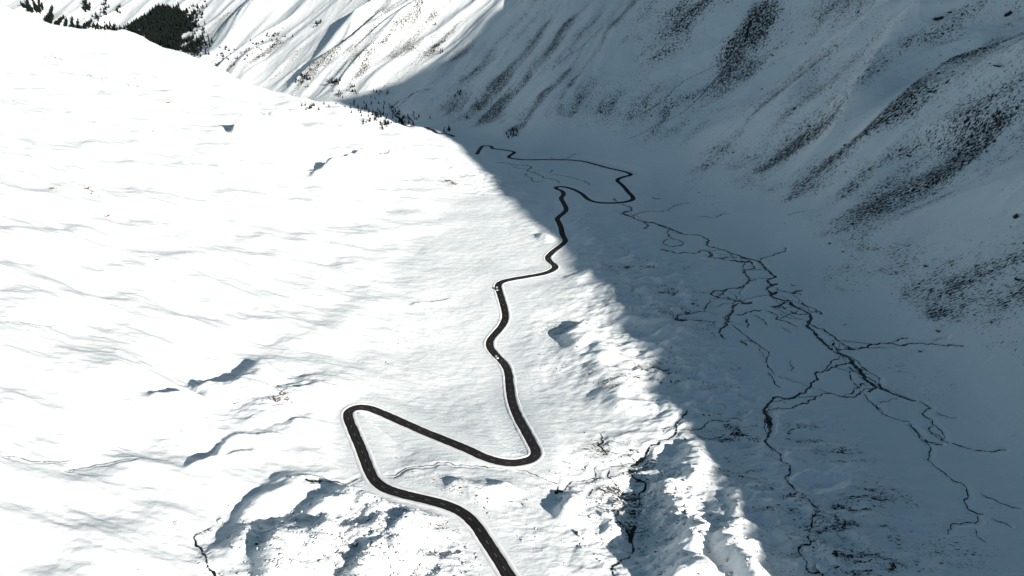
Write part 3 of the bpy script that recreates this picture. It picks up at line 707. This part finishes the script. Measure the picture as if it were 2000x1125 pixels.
road = link('road', ribbon('road', road_path, [-RW, -RW * .5, 0, RW * .5, RW], [0, .05, .08, .05, 0]), mat=M_ROAD, kind='structure', label='winding black asphalt pass road cleared of snow')
for s_ in (1, -1): snow_bank(road_path, s_, road)
froad = link('road', ribbon('road', far_road_path, [-RW, 0, RW], [0.1, .15, 0.1]), mat=M_ROAD, kind='structure', label='far stretch of dark road at the valley bend')
# centre line: separate painted dashes, two metres apart pieces shared along the road
L = np.concatenate([[0], np.cumsum(np.linalg.norm(np.diff(road_path[:, :2], axis=0), axis=1))])
T_, N_ = frame(road_path)
s0 = 3.0
while s0 < min(L[-1], 900):
    ss = s0 + np.linspace(0, 3.0, 5)
    P = np.stack([np.interp(ss, L, road_path[:, k]) for k in range(3)], 1)
    link('lane_dash', ribbon('lane_dash', P, [-.075, .075], [.095, .095], uv=False), road, M_PAINT)
    s0 += 10.0

# ------------------------------------------------------------------ streams
for p, z, wid in stream_paths:
    n = len(p)
    if n < 4: continue
    zz = smooth(mesh_zv(p), 2) + 0.10
    s = np.arange(n, dtype=float)
    wv = (0.62 if p[:, 1].mean() > 480 else 0.52) * wid * np.clip(1.0 + 0.9 * pn(s / 4.0, np.full(n, wid * 11.3), 73) + 0.5 * pn(s / 1.7, np.full(n, wid * 5.3), 74), 0.35, 2.6)
    taper = np.minimum(1.0, np.minimum(s, s[::-1]) / 6.0 + 0.25)
    wv = wv * taper
    P = np.column_stack([p, zz])
    link('stream', ribbon('stream', P, [-wv, 0 * wv, wv], [0.0, 0.02, 0.0], uv=False), mat=M_WATER, kind='structure')

# ------------------------------------------------------------------ boulders
def rock_mesh(name, seed, subdiv=2, flat=0.75, angular=0.35):
    bm = bmesh.new(); bmesh.ops.create_icosphere(bm, subdivisions=subdiv, radius=1.0)
    r = random.Random(seed)
    planes = [(Vector((r.gauss(0, 1), r.gauss(0, 1), r.gauss(0, .7))).normalized(), r.uniform(.42, .86)) for _ in range(10)]
    for v in bm.verts:
        c = v.co.copy()
        for nrm, d in planes:
            k = c.dot(nrm) - d
            if k > 0: c -= nrm * k
        c *= 1 + r.uniform(-.05, .05)
        v.co = Vector((c.x, c.y * r.uniform(.98, 1.02), c.z * flat))
    me = bpy.data.meshes.new(name); bm.to_mesh(me); bm.free()
    return me
def cap_mesh(name, rock):
    """a lid of snow over the upper faces of a rock"""
    bm = bmesh.new(); bm.from_mesh(rock)
    bmesh.ops.delete(bm, geom=[f for f in bm.faces if f.normal.z < 0.35 or f.calc_center_median().z < 0.1], context='FACES')
    if not bm.faces:
        bm.free(); return None
    top = list(bm.faces)
    ret = bmesh.ops.extrude_face_region(bm, geom=top)
    vs = [g for g in ret['geom'] if isinstance(g, bmesh.types.BMVert)]
    for v in vs: v.co += Vector((v.co.x * .03, v.co.y * .03, .10))
    bmesh.ops.delete(bm, geom=top, context='FACES_ONLY')
    me = bpy.data.meshes.new(name); bm.to_mesh(me); bm.free()
    me.materials.append(M_CAP)
    for p in me.polygons: p.use_smooth = True
    return me
RK = {}
for key, mat in (('dark', M_ROCK), ('snow', M_ROCK_SNOW), ('rust', M_ROCK_RED)):
    RK[key] = []
    for k in range(5):
        me = rock_mesh('boulder', 100 + k + len(key), 2, 0.62 + 0.08 * k); me.materials.append(mat)
        RK[key].append((me, cap_mesh('snow_cap', me)))
def boulder(u, v, size, key, label, group=None, cap=True, k=None, stretch=(1, 1, 1), P=None):
    p = G([(u, v)])[0] if P is None else P
    z = mesh_z(p[0], p[1])
    me, cp = RK[key][random.randrange(5) if k is None else k]
    ob = link('boulder', me, label=label, category='boulder', group=group)
    ob.location = (p[0], p[1], z + size * 0.22); ob.scale = (size * stretch[0], size * stretch[1], size * stretch[2]); ob.rotation_euler = (0, 0, random.uniform(0, 6.28))
    if cap and cp: link('snow_cap', cp, parent=ob)
    return ob
BIG = [
 (1603,1112,5.6,'snow','large square boulder under snow beside the stream at bottom right',1,(1.2,.95,.9)),
 (1440,772,3.0,'snow','pale snow-capped boulder alone left of the stream bend on shaded flats',1,(1,1,.9)),
 (1797,686,3.4,'dark','dark boulder with white snow cap just below the right tributary stream',1,(1,1,1)),
 (1754,724,3.0,'snow','low snow-capped boulder on shaded snow between tributary and lower stream',1,(1.2,1,.8)),
 (1775,306,5.5,'dark','broad dark boulder, upper of two large ones on smooth shaded slope',0,(1.3,1,.9)),
 (1795,352,6.0,'dark','broad dark boulder, lower of two large ones on smooth shaded slope',0,(1.3,1,.8)),
 (1985,424,5.0,'dark','pointed dark boulder at the right edge on bare snow',0,(1,1,1.2)),
 (1988,546,5.5,'dark','big dark boulder at right edge beside its snow-capped neighbour',0,(1.2,1,.9)),
 (1935,528,4.6,'snow','snow-capped boulder left of the big dark one near right edge',1,(1.3,1,.9)),
 (1650,284,3.4,'dark','small dark boulder at lower left end of the right slope rubble',0,(1,1,1)),
 (1365,376,3.0,'dark','lone dark boulder on snow right of the road switchback',0,(1.2,1,.7)),
 (1808,520,3.4,'dark','dark boulder in the middle of the lower right rubble field',0,(1.1,1,.8)),
 (1620,476,3.0,'snow','pale snow-topped boulder at left rim of the lower rubble field',1,(1.2,1,.8)),
 (1674,425,3.2,'dark','dark boulder at upper left tip of lower rubble field',0,(1.2,1,.8)),
 (1549,557,4.0,'dark','block-shaped grey boulder right of the braided stream',1,(1,1,1.2)),
 (1650,634,2.0,'dark','tiny dark boulder alone on smooth flats right of main stream',0,(1,1,.8)),
 (571,1014,3.8,'snow','largest snow-covered boulder on the crest left of the bottom road',1,(1.2,1,.9)),
 (550,1024,2.6,'snow','snow-covered boulder just left of the largest crest boulder',1,(1,1,1)),
 (536,1034,2.4,'snow','snow-covered boulder below left of the crest boulders',1,(1,1,1.1)),
 (502,1062,2.4,'snow','snow-covered boulder halfway down the rubble left of dark hollow',1,(1,1,1.1)),
 (458,1075,2.0,'snow','left of two boulders on smooth snow above the bottom stream',1,(1,1,1)),
 (471,1073,2.0,'snow','right of two boulders on smooth snow above the bottom stream',1,(1,1,1)),
 (548,1090,2.4,'snow','rounded white boulder, upper one in the shaded hollow',1,(1,1,.9)),
 (546,1101,2.2,'snow','rounded white boulder, middle one in the shaded hollow',1,(1,1,.9)),
 (543,1108,2.4,'snow','rounded white boulder, lower one in the shaded hollow',1,(1,1,.9)),
 (429,1020,3.4,'snow','angular snow-covered slab at the head of the bottom left stream',1,(1.5,1,.7)),
 (541,780,4.5,'rust','rust-coloured boulder, left one of the outcrop above hairpin',0,(1.2,1,.8)),
 (553,768,4.0,'rust','rust-coloured boulder, top one of the outcrop above hairpin',0,(1,1,1)),
 (562,780,3.6,'rust','rust-coloured boulder, right one of the outcrop above hairpin',0,(1.2,1,.8)),
 (209,421,5.0,'rust','lone rust boulder low on the sunlit left hillside',0,(1.4,1,.7)),
 (170,369,5.0,'rust','rust boulder with dark shadow high on sunlit left hillside',0,(1.5,1,.7)),
 (103,369,4.0,'rust','small rust boulder left of the shadowed one on hillside',0,(1.3,1,.7)),
 (327,200,5.0,'rust','rust boulder below the speckled band near the hill crest',0,(1.6,1,.6)),
 (299,256,3.6,'rust','tiny rust boulder on upper hillside left of shaded hollow',0,(1.3,1,.7)),
 (306,506,3.0,'dark','lone dark boulder in the middle of the sunlit hillside',0,(1.5,1,.7)),
 (878,353,5.0,'rust','rust boulder on the hill shoulder close to the shadow edge',0,(1.2,1,.8)),
 (695,1063,2.6,'rust','rust-streaked boulder on lit moraine left of bottom road',0,(1.2,1,.8)),
 (1023,985,2.0,'rust','small rust boulder on snow right of the lower road',0,(1.5,1,.7)),
 (756,709,2.6,'dark','dark boulder on lit snow left of the upper road bends',0,(1.4,1,.8)),
 (1835,38,8.0,'dark','large dark crag block on bare snow at upper right',0,(1.0,2.4,.7)),
 (1855,25,7.0,'dark','dark crag block just above the large one at upper right',0,(.8,2.6,.6)),
 (1832,143,6.5,'dark','dark boulder at upper left edge of the upper right rubble',0,(1,1.4,.9)),
 (1815,180,6.0,'dark','dark boulder at lower left of the upper right rubble',0,(1,1.4,.9)),
 (1948,130,7.0,'dark','brown dark boulder in clear snow gap of upper right rubble',0,(1,1.5,.9)),
 (1970,28,7.0,'dark','tall dark crag near the top right corner',0,(1,1.6,1.3)),
]
for u, v, s, key, lab, cap, st in BIG: boulder(u, v, s * 0.62, key, lab, None, bool(cap), None, st)

# scattered rocks: the larger ones singly, the small ones as one mass
cellA = np.zeros(GX.shape); cellA[:-1, :-1] = np.abs(np.diff(GX, axis=1)[:-1] * np.diff(GY, axis=0)[:, :-1])
A, BB = GX, np.maximum(GY, 1.0)
dep = GY * CP - (GZ - CAM_Z) * SP
PU = 1000 + FPX * GX / np.maximum(dep, 1); PV = 562.5 - FPX * (GY * SP + (GZ - CAM_Z) * CP) / np.maximum(dep, 1)
inview = (PU > -80) & (PU < 2080) & (PV > -60) & (PV < 1190) & (GY > 200) & (GY < 2300)
okroad = road_dist > 9
def scatter(weight, n):
    w = (weight * cellA * inview * okroad).ravel(); w = w / w.sum()
    c = rng.choice(w.size, size=n, replace=False, p=w)
    return np.stack([VX[c], VY[c]], 1)
shade_w = np.clip(ROCK - 0.2, 0, 1) ** 1.6 * (WD > 20) * (GX > 120) * (GY < 1350)
MOR = gauss_field(GX, GY, [(p[0], p[1], 34, 1.0) for p in G([(1200,980),(1330,1010),(1420,1080),(1230,1050),(700,1040),(600,1050),(540,1090),(820,1070),(900,1090),(1290,930),(640,1090),(760,1040)])])
jobs = [(shade_w, 150, 'dark', 'dark bare rock among the rubble scattered over the shaded right slope', 'rocks strewn over the shaded right slope', (1.0, 2.6)),
        (MOR ** 1.5 * (WET < .1), 90, 'snow', 'snow-covered rock among the lumpy rubble beside the lower road', 'rocks in the rubble by the lower road', (1.0, 2.3))]
for wgt, n, key, lab, grp, (a, b) in jobs:
    for x, y in scatter(wgt, n):
        boulder(0, 0, a + (b - a) * random.random() ** 2.2, key, lab, grp, False, None, (1, random.uniform(.8, 1.5), random.uniform(.6, 1)), (x, y, 0))
ico = rock_mesh('pebble', 5, 1, 0.7)
iv = np.array([v.co[:] for v in ico.vertices]); jf = np.array([p.vertices[:] for p in ico.polygons])
def rock_mass(name, wgt, n, lo, hi, mat, label):
    pts = scatter(wgt, n); z = mesh_zv(pts)
    V = np.zeros((n, len(iv), 3)); 
    for i in range(n):
        s = lo + (hi - lo) * random.random() ** 3; a = random.uniform(0, 6.28); c, d = math.cos(a), math.sin(a)
        w = iv * (s * random.uniform(.7, 1.5), s, s * random.uniform(.5, .9)) * (1 + rng.uniform(-.18, .18, (len(iv), 1)))
        V[i, :, 0] = pts[i, 0] + w[:, 0] * c - w[:, 1] * d; V[i, :, 1] = pts[i, 1] + w[:, 0] * d + w[:, 1] * c; V[i, :, 2] = z[i] + w[:, 2] + s * .1
    F = (jf[None] + (np.arange(n) * len(iv))[:, None, None]).reshape(-1, 3)
    link(name, mesh_from(name, V.reshape(-1, 3), F, False), mat=mat, kind='stuff', label=label, category='rubble')
rock_mass('scree', shade_w + 0.02 * (WD > 30) * (GX > 0), 3200, 0.3, 1.3, M_ROCK, 'small dark stones scattered over the shaded slope')
rock_mass('rubble', MOR ** 1.2 * (WET < .1), 2600, 0.3, 1.4, M_ROCK_SNOW, 'small snow-covered stones heaped beside the lower road')

# ------------------------------------------------------------------ conifers
def crown_mesh(seed, tiers=6, seg=9):
    r = random.Random(seed); V, F = [], []
    for t in range(tiers):
        f = t / tiers; zb = 0.12 + 0.80 * f; zt = min(1.0, zb + 0.34 - .12 * f); rad = 0.21 * (1 - f) ** 0.8 + 0.02
        c = len(V); V.append((0, 0, zt))
        for k in range(seg * 2):
            a = math.pi * k / seg + r.uniform(-.12, .12); rr = rad * (r.uniform(.85, 1.15) if k % 2 else r.uniform(.45, .65))
            V.append((rr * math.cos(a), rr * math.sin(a), zb - (.05 if k % 2 else -.03) + r.uniform(-.02, .02)))
        for k in range(seg * 2): F.append((c, c + 1 + k, c + 1 + (k + 1) % (seg * 2)))
    me = bpy.data.meshes.new('crown'); me.from_pydata(V, [], F); me.materials.append(M_NEEDLE); return me
def trunk_mesh():
    bm = bmesh.new(); bmesh.ops.create_cone(bm, segments=7, radius1=.022, radius2=.006, depth=.95, cap_ends=True)
    for v in bm.verts: v.co.z += .45
    me = bpy.data.meshes.new('trunk'); bm.to_mesh(me); bm.free(); me.materials.append(M_BARK); return me
CROWNS = [crown_mesh(k) for k in range(5)]; TRUNK = trunk_mesh()
def tree(x, y, h, label, group):
    e = bpy.data.objects.new('conifer_tree', None); COL.objects.link(e)
    e.location = (x, y, mesh_z(x, y) - 0.2); e.scale = (h * random.uniform(.85, 1.15),) * 2 + (h,); e.rotation_euler = (0, 0, random.uniform(0, 6.28))
    e['label'] = label; e['category'] = 'tree'
    if group: e['group'] = group
    link('trunk', TRUNK, e); link('crown', random.choice(CROWNS), e)
def uv_cluster(spec):
    out = []
    for u, v, su, sv, n in spec:
        for _ in range(n): out.append((random.gauss(u, su), random.gauss(v, sv)))
    return out
KNOLL = uv_cluster([(738,228,6,8,26),(752,240,6,6,24),(715,238,6,4,8),(695,212,12,6,12),(722,215,14,5,12),(640,208,22,3,10),(605,215,4,3,4)])
for p in G(KNOLL): tree(p[0], p[1], random.uniform(5, 9), 'dark conifer among those on the sunlit knoll at the valley bend', 'conifers on the knoll at the valley bend')
BEND = uv_cluster([(790,235,10,6,14),(800,228,14,3,10),(775,218,8,4,12),(745,205,16,4,10),(690,178,5,5,16),(665,185,6,4,12),(870,255,3,4,5),(745,180,8,3,8),(1000,262,6,5,14),(900,190,6,6,8),(735,190,12,4,6)])
for p in G(BEND): tree(p[0], p[1], random.uniform(5, 9), 'dark conifer among those lining the shaded foot of the far slope', 'conifers along the shaded valley bend')
SOLO = [(912,228,12,'single tall dark conifer standing on shaded slope right of the road bend'),(877,252,13,'tall dark conifer where the far road meets the lit hill'),(807,240,11,'dark conifer beside the far straight road'),(840,228,9,'lone small conifer on shaded snow above the far road')]
for u, v, h, lab in SOLO:
    p = G([(u, v + 4)])[0]; tree(p[0], p[1], h, lab, None)
SLOPE = uv_cluster([(595,155,8,5,16),(650,160,8,5,14),(540,75,14,8,22),(620,50,10,6,8),(480,110,16,8,14),(440,100,12,8,14),(860,95,8,14,10),(500,90,10,6,8)])
for p in G(SLOPE): tree(p[0], p[1], random.uniform(7, 11), 'dark conifer among those dotting the gullied far slope', 'conifers on the gullied far slope')
# the dense woods far behind the hill crest read as one mass
def forest(name, uv, label):
    P = G(uv); cm = [(np.array([v.co[:] for v in c.vertices]), np.array([p.vertices[:] for p in c.polygons])) for c in [crown_mesh(50 + k, 4, 5) for k in range(4)]]
    Vs, Fs, nb = [], [], 0
    for x, y, _ in P:
        if y < 1500: continue
        cv, cf = random.choice(cm); h = random.uniform(11, 19); a = random.uniform(0, 6.28); c, d = math.cos(a), math.sin(a)
        w = cv * (h * 1.15, h * 1.15, h)
        Vs.append(np.stack([x + w[:, 0] * c - w[:, 1] * d, y + w[:, 0] * d + w[:, 1] * c, mesh_z(x, y) - 1 + w[:, 2]], 1)); Fs.append(cf + nb); nb += len(cv)
    link(name, mesh_from(name, np.vstack(Vs), np.vstack(Fs), False), mat=M_NEEDLE, kind='stuff', label=label, category='forest')
def poly_fill(poly, n):
    out = []; us = [p[0] for p in poly]; vs = [p[1] for p in poly]
    while len(out) < n:
        u, v = random.uniform(min(us), max(us)), random.uniform(min(vs), max(vs)); ins = False
        for (x1, y1), (x2, y2) in zip(poly, poly[1:] + poly[:1]):
            if (y1 > v) != (y2 > v) and u < (x2 - x1) * (v - y1) / (y2 - y1) + x1: ins = not ins
        if ins: out.append((u, v))
    return out
def spikes(items):
    """tongues of wood: (tip, base, base half width, trees)"""
    out = []
    for (x0, y0), (x1, y1), w, n in items:
        for _ in range(n):
            f = random.random() ** .6
            out.append((x0 + (x1 - x0) * f + random.uniform(-w, w) * f, y0 + (y1 - y0) * f + random.gauss(0, 1.2)))
    return out
forest('dense_forest', poly_fill([(226,66),(262,46),(290,28),(306,15),(330,14),(355,22),(365,40),(356,70),(352,90),(356,118),(300,100)], 2600)
       + spikes([((312,12),(305,40),10,50),((352,3),(340,40),8,50),((372,14),(350,45),8,50),((384,22),(360,55),8,60),((386,45),(362,65),8,50),((380,75),(355,85),8,40),((392,80),(350,108),8,50),((374,120),(348,116),5,30)])
       + uv_cluster([(385,40,10,16,50),(372,98,14,8,90),(395,84,10,12,40)]), 'dense dark conifer wood in a wedge behind the hill crest')
forest('dense_forest', spikes([((40,9),(56,18),4,30),((52,0),(60,24),6,70),((64,2),(74,24),5,60),((76,-2),(78,26),3,40),((82,4),(84,20),3,14),((104,16),(92,44),6,70),((106,28),(96,50),5,50),((128,32),(104,56),6,70),((131,40),(128,66),6,80),((142,38),(140,68),6,90),((153,40),(152,70),4,60),((181,40),(154,72),5,90),((170,48),(160,62),5,40)])
       + poly_fill([(84,34),(100,46),(125,52),(160,54),(150,76),(118,68)], 520) + uv_cluster([(168,12,3,6,34),(174,16,2,4,14),(207,12,3,6,12),(233,18,3,4,8),(188,34,6,4,14),(203,28,6,3,8),(186,56,9,3,34),(212,56,10,4,44),(228,58,6,3,18)]), 'dark conifer wood at the top left behind the hill crest')

# ------------------------------------------------------------------ cars and a snow pole
M_WHITE = make_plain('white_car_paint', (0.80, 0.80, 0.80), 0.25, 0.5)
M_SILVER = make_plain('silver_car_paint', (0.42, 0.43, 0.45), 0.3, 0.5, metal=0.4)
M_GLASS = make_plain('car_glass', (0.01, 0.012, 0.014), 0.08, 0.6)
M_TYRE = make_plain('tyre_rubber', (0.015, 0.015, 0.015), 0.85, 0.2)
M_RIM = make_plain('wheel_rim', (0.35, 0.35, 0.36), 0.35, 0.5, metal=0.8)
M_LAMP = make_plain('lamp_glass', (0.7, 0.7, 0.68), 0.15, 0.5)
M_TAIL = make_plain('tail_lamp_glass', (0.35, 0.02, 0.02), 0.2, 0.5)
M_POLE = make_plain('orange_pole', (0.65, 0.10, 0.04), 0.6, 0.3)
def prism(name, prof, w0, w1, mat, parent=None, bevel=.05):
    """side profile (x, z, width factor) swept across the car"""
    bm = bmesh.new(); A_, B_ = [], []
    for x, z, k in prof:
        hwid = w0 + (w1 - w0) * k
        A_.append(bm.verts.new((x, -hwid, z))); B_.append(bm.verts.new((x, hwid, z)))
    n = len(prof)
    bm.faces.new(A_); bm.faces.new(B_[::-1])
    for i in range(n): bm.faces.new((A_[i], B_[i], B_[(i + 1) % n], A_[(i + 1) % n])[::-1])
    bmesh.ops.recalc_face_normals(bm, faces=bm.faces)
    if bevel: bmesh.ops.bevel(bm, geom=bm.edges[:], offset=bevel, segments=2, affect='EDGES', clamp_overlap=True)
    me = bpy.data.meshes.new(name); bm.to_mesh(me); bm.free(); return link(name, me, parent, mat)
def box(name, c, s, mat, parent, bevel=0.02):
    bm = bmesh.new(); bmesh.ops.create_cube(bm, size=1.0)
    for v in bm.verts: v.co = Vector((c[0] + v.co.x * s[0], c[1] + v.co.y * s[1], c[2] + v.co.z * s[2]))
    if bevel: bmesh.ops.bevel(bm, geom=bm.edges[:], offset=bevel, segments=1, affect='EDGES', clamp_overlap=True)
    me = bpy.data.meshes.new(name); bm.to_mesh(me); bm.free(); return link(name, me, parent, mat)
def wheel(c, parent):
    def cyl(nm, r, d, mat, par):
        bm = bmesh.new(); bmesh.ops.create_cone(bm, segments=20, radius1=r, radius2=r, depth=d, cap_ends=True, matrix=Matrix.Rotation(math.pi / 2, 4, 'X'))
        for v in bm.verts: v.co += Vector(c)
        bmesh.ops.bevel(bm, geom=[e for e in bm.edges if e.calc_face_angle(0) > 1], offset=.03, segments=1, affect='EDGES')
        me = bpy.data.meshes.new(nm); bm.to_mesh(me); bm.free(); return link(nm, me, par, mat)
    w = cyl('wheel', .33, .22, M_TYRE, parent); cyl('rim', .20, .236, M_RIM, w)
def car(name, s, lane, paint, label, van=False):
    x, y, z = [float(np.interp(s, L, road_path[:, k])) for k in range(3)]
    tx, ty = [float(np.interp(s, L, T_[:, k])) for k in range(2)]; tl = math.hypot(tx, ty); tx /= tl; ty /= tl
    e = bpy.data.objects.new(name, None); COL.objects.link(e)
    z2 = float(np.interp(s + 3, L, road_path[:, 2])); pit = math.atan2(z2 - z, 3.0)
    d = 1 if lane > 0 else -1
    e.location = (x + ty * lane, y - tx * lane, z + .055); e.rotation_euler = (0, -pit * d, math.atan2(ty * d, tx * d))
    e['label'] = label; e['category'] = 'car'
    top = 2.1 if van else 1.5; ln = 2.6 if van else 2.2; wd = .95 if van else .88
    prism('body', [(-ln,.32,0),(-ln-.02,.75,0),(-ln+.08,.95,0),(ln*.45,.95,0),(ln-.12,.78,0),(ln+.02,.55,0),(ln,.32,0)], wd, wd - .12, paint, e, .06)
    if van: cab = [(-ln+.12,.94,0),(-ln+.2,top-.03,1),(ln*.38,top,1),(ln*.72,.94,0)]
    else: cab = [(-ln+.25,.94,0),(-ln+.75,top-.04,1),(.25,top,1),(1.05,.94,0)]
    prism('windows', cab, wd - .05, wd - .20, M_GLASS, e, .03)
    r0, r1 = (cab[1][0] - .02, cab[2][0] + .02)
    box('roof', ((r0 + r1) / 2, 0, top + .012), (r1 - r0, 2 * (wd - .19), .06), paint, e, .025)
    for sx in (-.62 * ln, .62 * ln):
        for sy in (-1, 1): wheel((sx, sy * (wd - .09), .33), e)
    for sy in (-1, 1):
        box('headlight', (ln - .02, sy * (wd - .22), .66), (.12, .30, .14), M_LAMP, e); box('tail_light', (-ln + .01, sy * (wd - .18), .76), (.08, .22, .18), M_TAIL, e); box('mirror', (.95 if not van else 1.2, sy * (wd + .07), 1.02), (.16, .18, .12), paint, e)
    return e
def s_near(u, v):
    p = P0([(u, v)])[0]; return float(L[np.argmin(np.hypot(road_path[:, 0] - p[0], road_path[:, 1] - p[1]))])
car('white_van', s_near(972.5, 566), -1.7, M_WHITE, 'white van on the road just below the upper left bend', True)
car('white_car', s_near(971, 700), -1.7, M_WHITE, 'small white car on the road below the middle left bend')
pp = G([(977.5, 627)])[0]
pole = bpy.data.objects.new('snow_pole', None); COL.objects.link(pole)
pole.location = (pp[0], pp[1], mesh_z(pp[0], pp[1]) - .2); pole['label'] = 'orange snow marker pole left of the road'; pole['category'] = 'pole'
def pcyl(nm, r, z0, z1, mat):
    bm = bmesh.new(); bmesh.ops.create_cone(bm, segments=12, radius1=r, radius2=r * .9, depth=z1 - z0, cap_ends=True)
    for v in bm.verts: v.co.z += (z0 + z1) / 2
    me = bpy.data.meshes.new(nm); bm.to_mesh(me); bm.free(); link(nm, me, pole, mat)
pcyl('shaft', .07, 0, 2.4, M_BARK); pcyl('marker_sleeve', .22, 1.5, 2.5, M_POLE)
print('tris', sum(sum(len(p.vertices) - 2 for p in m.polygons) for m in bpy.data.meshes if len(m.polygons) < 50000), NR, NC)
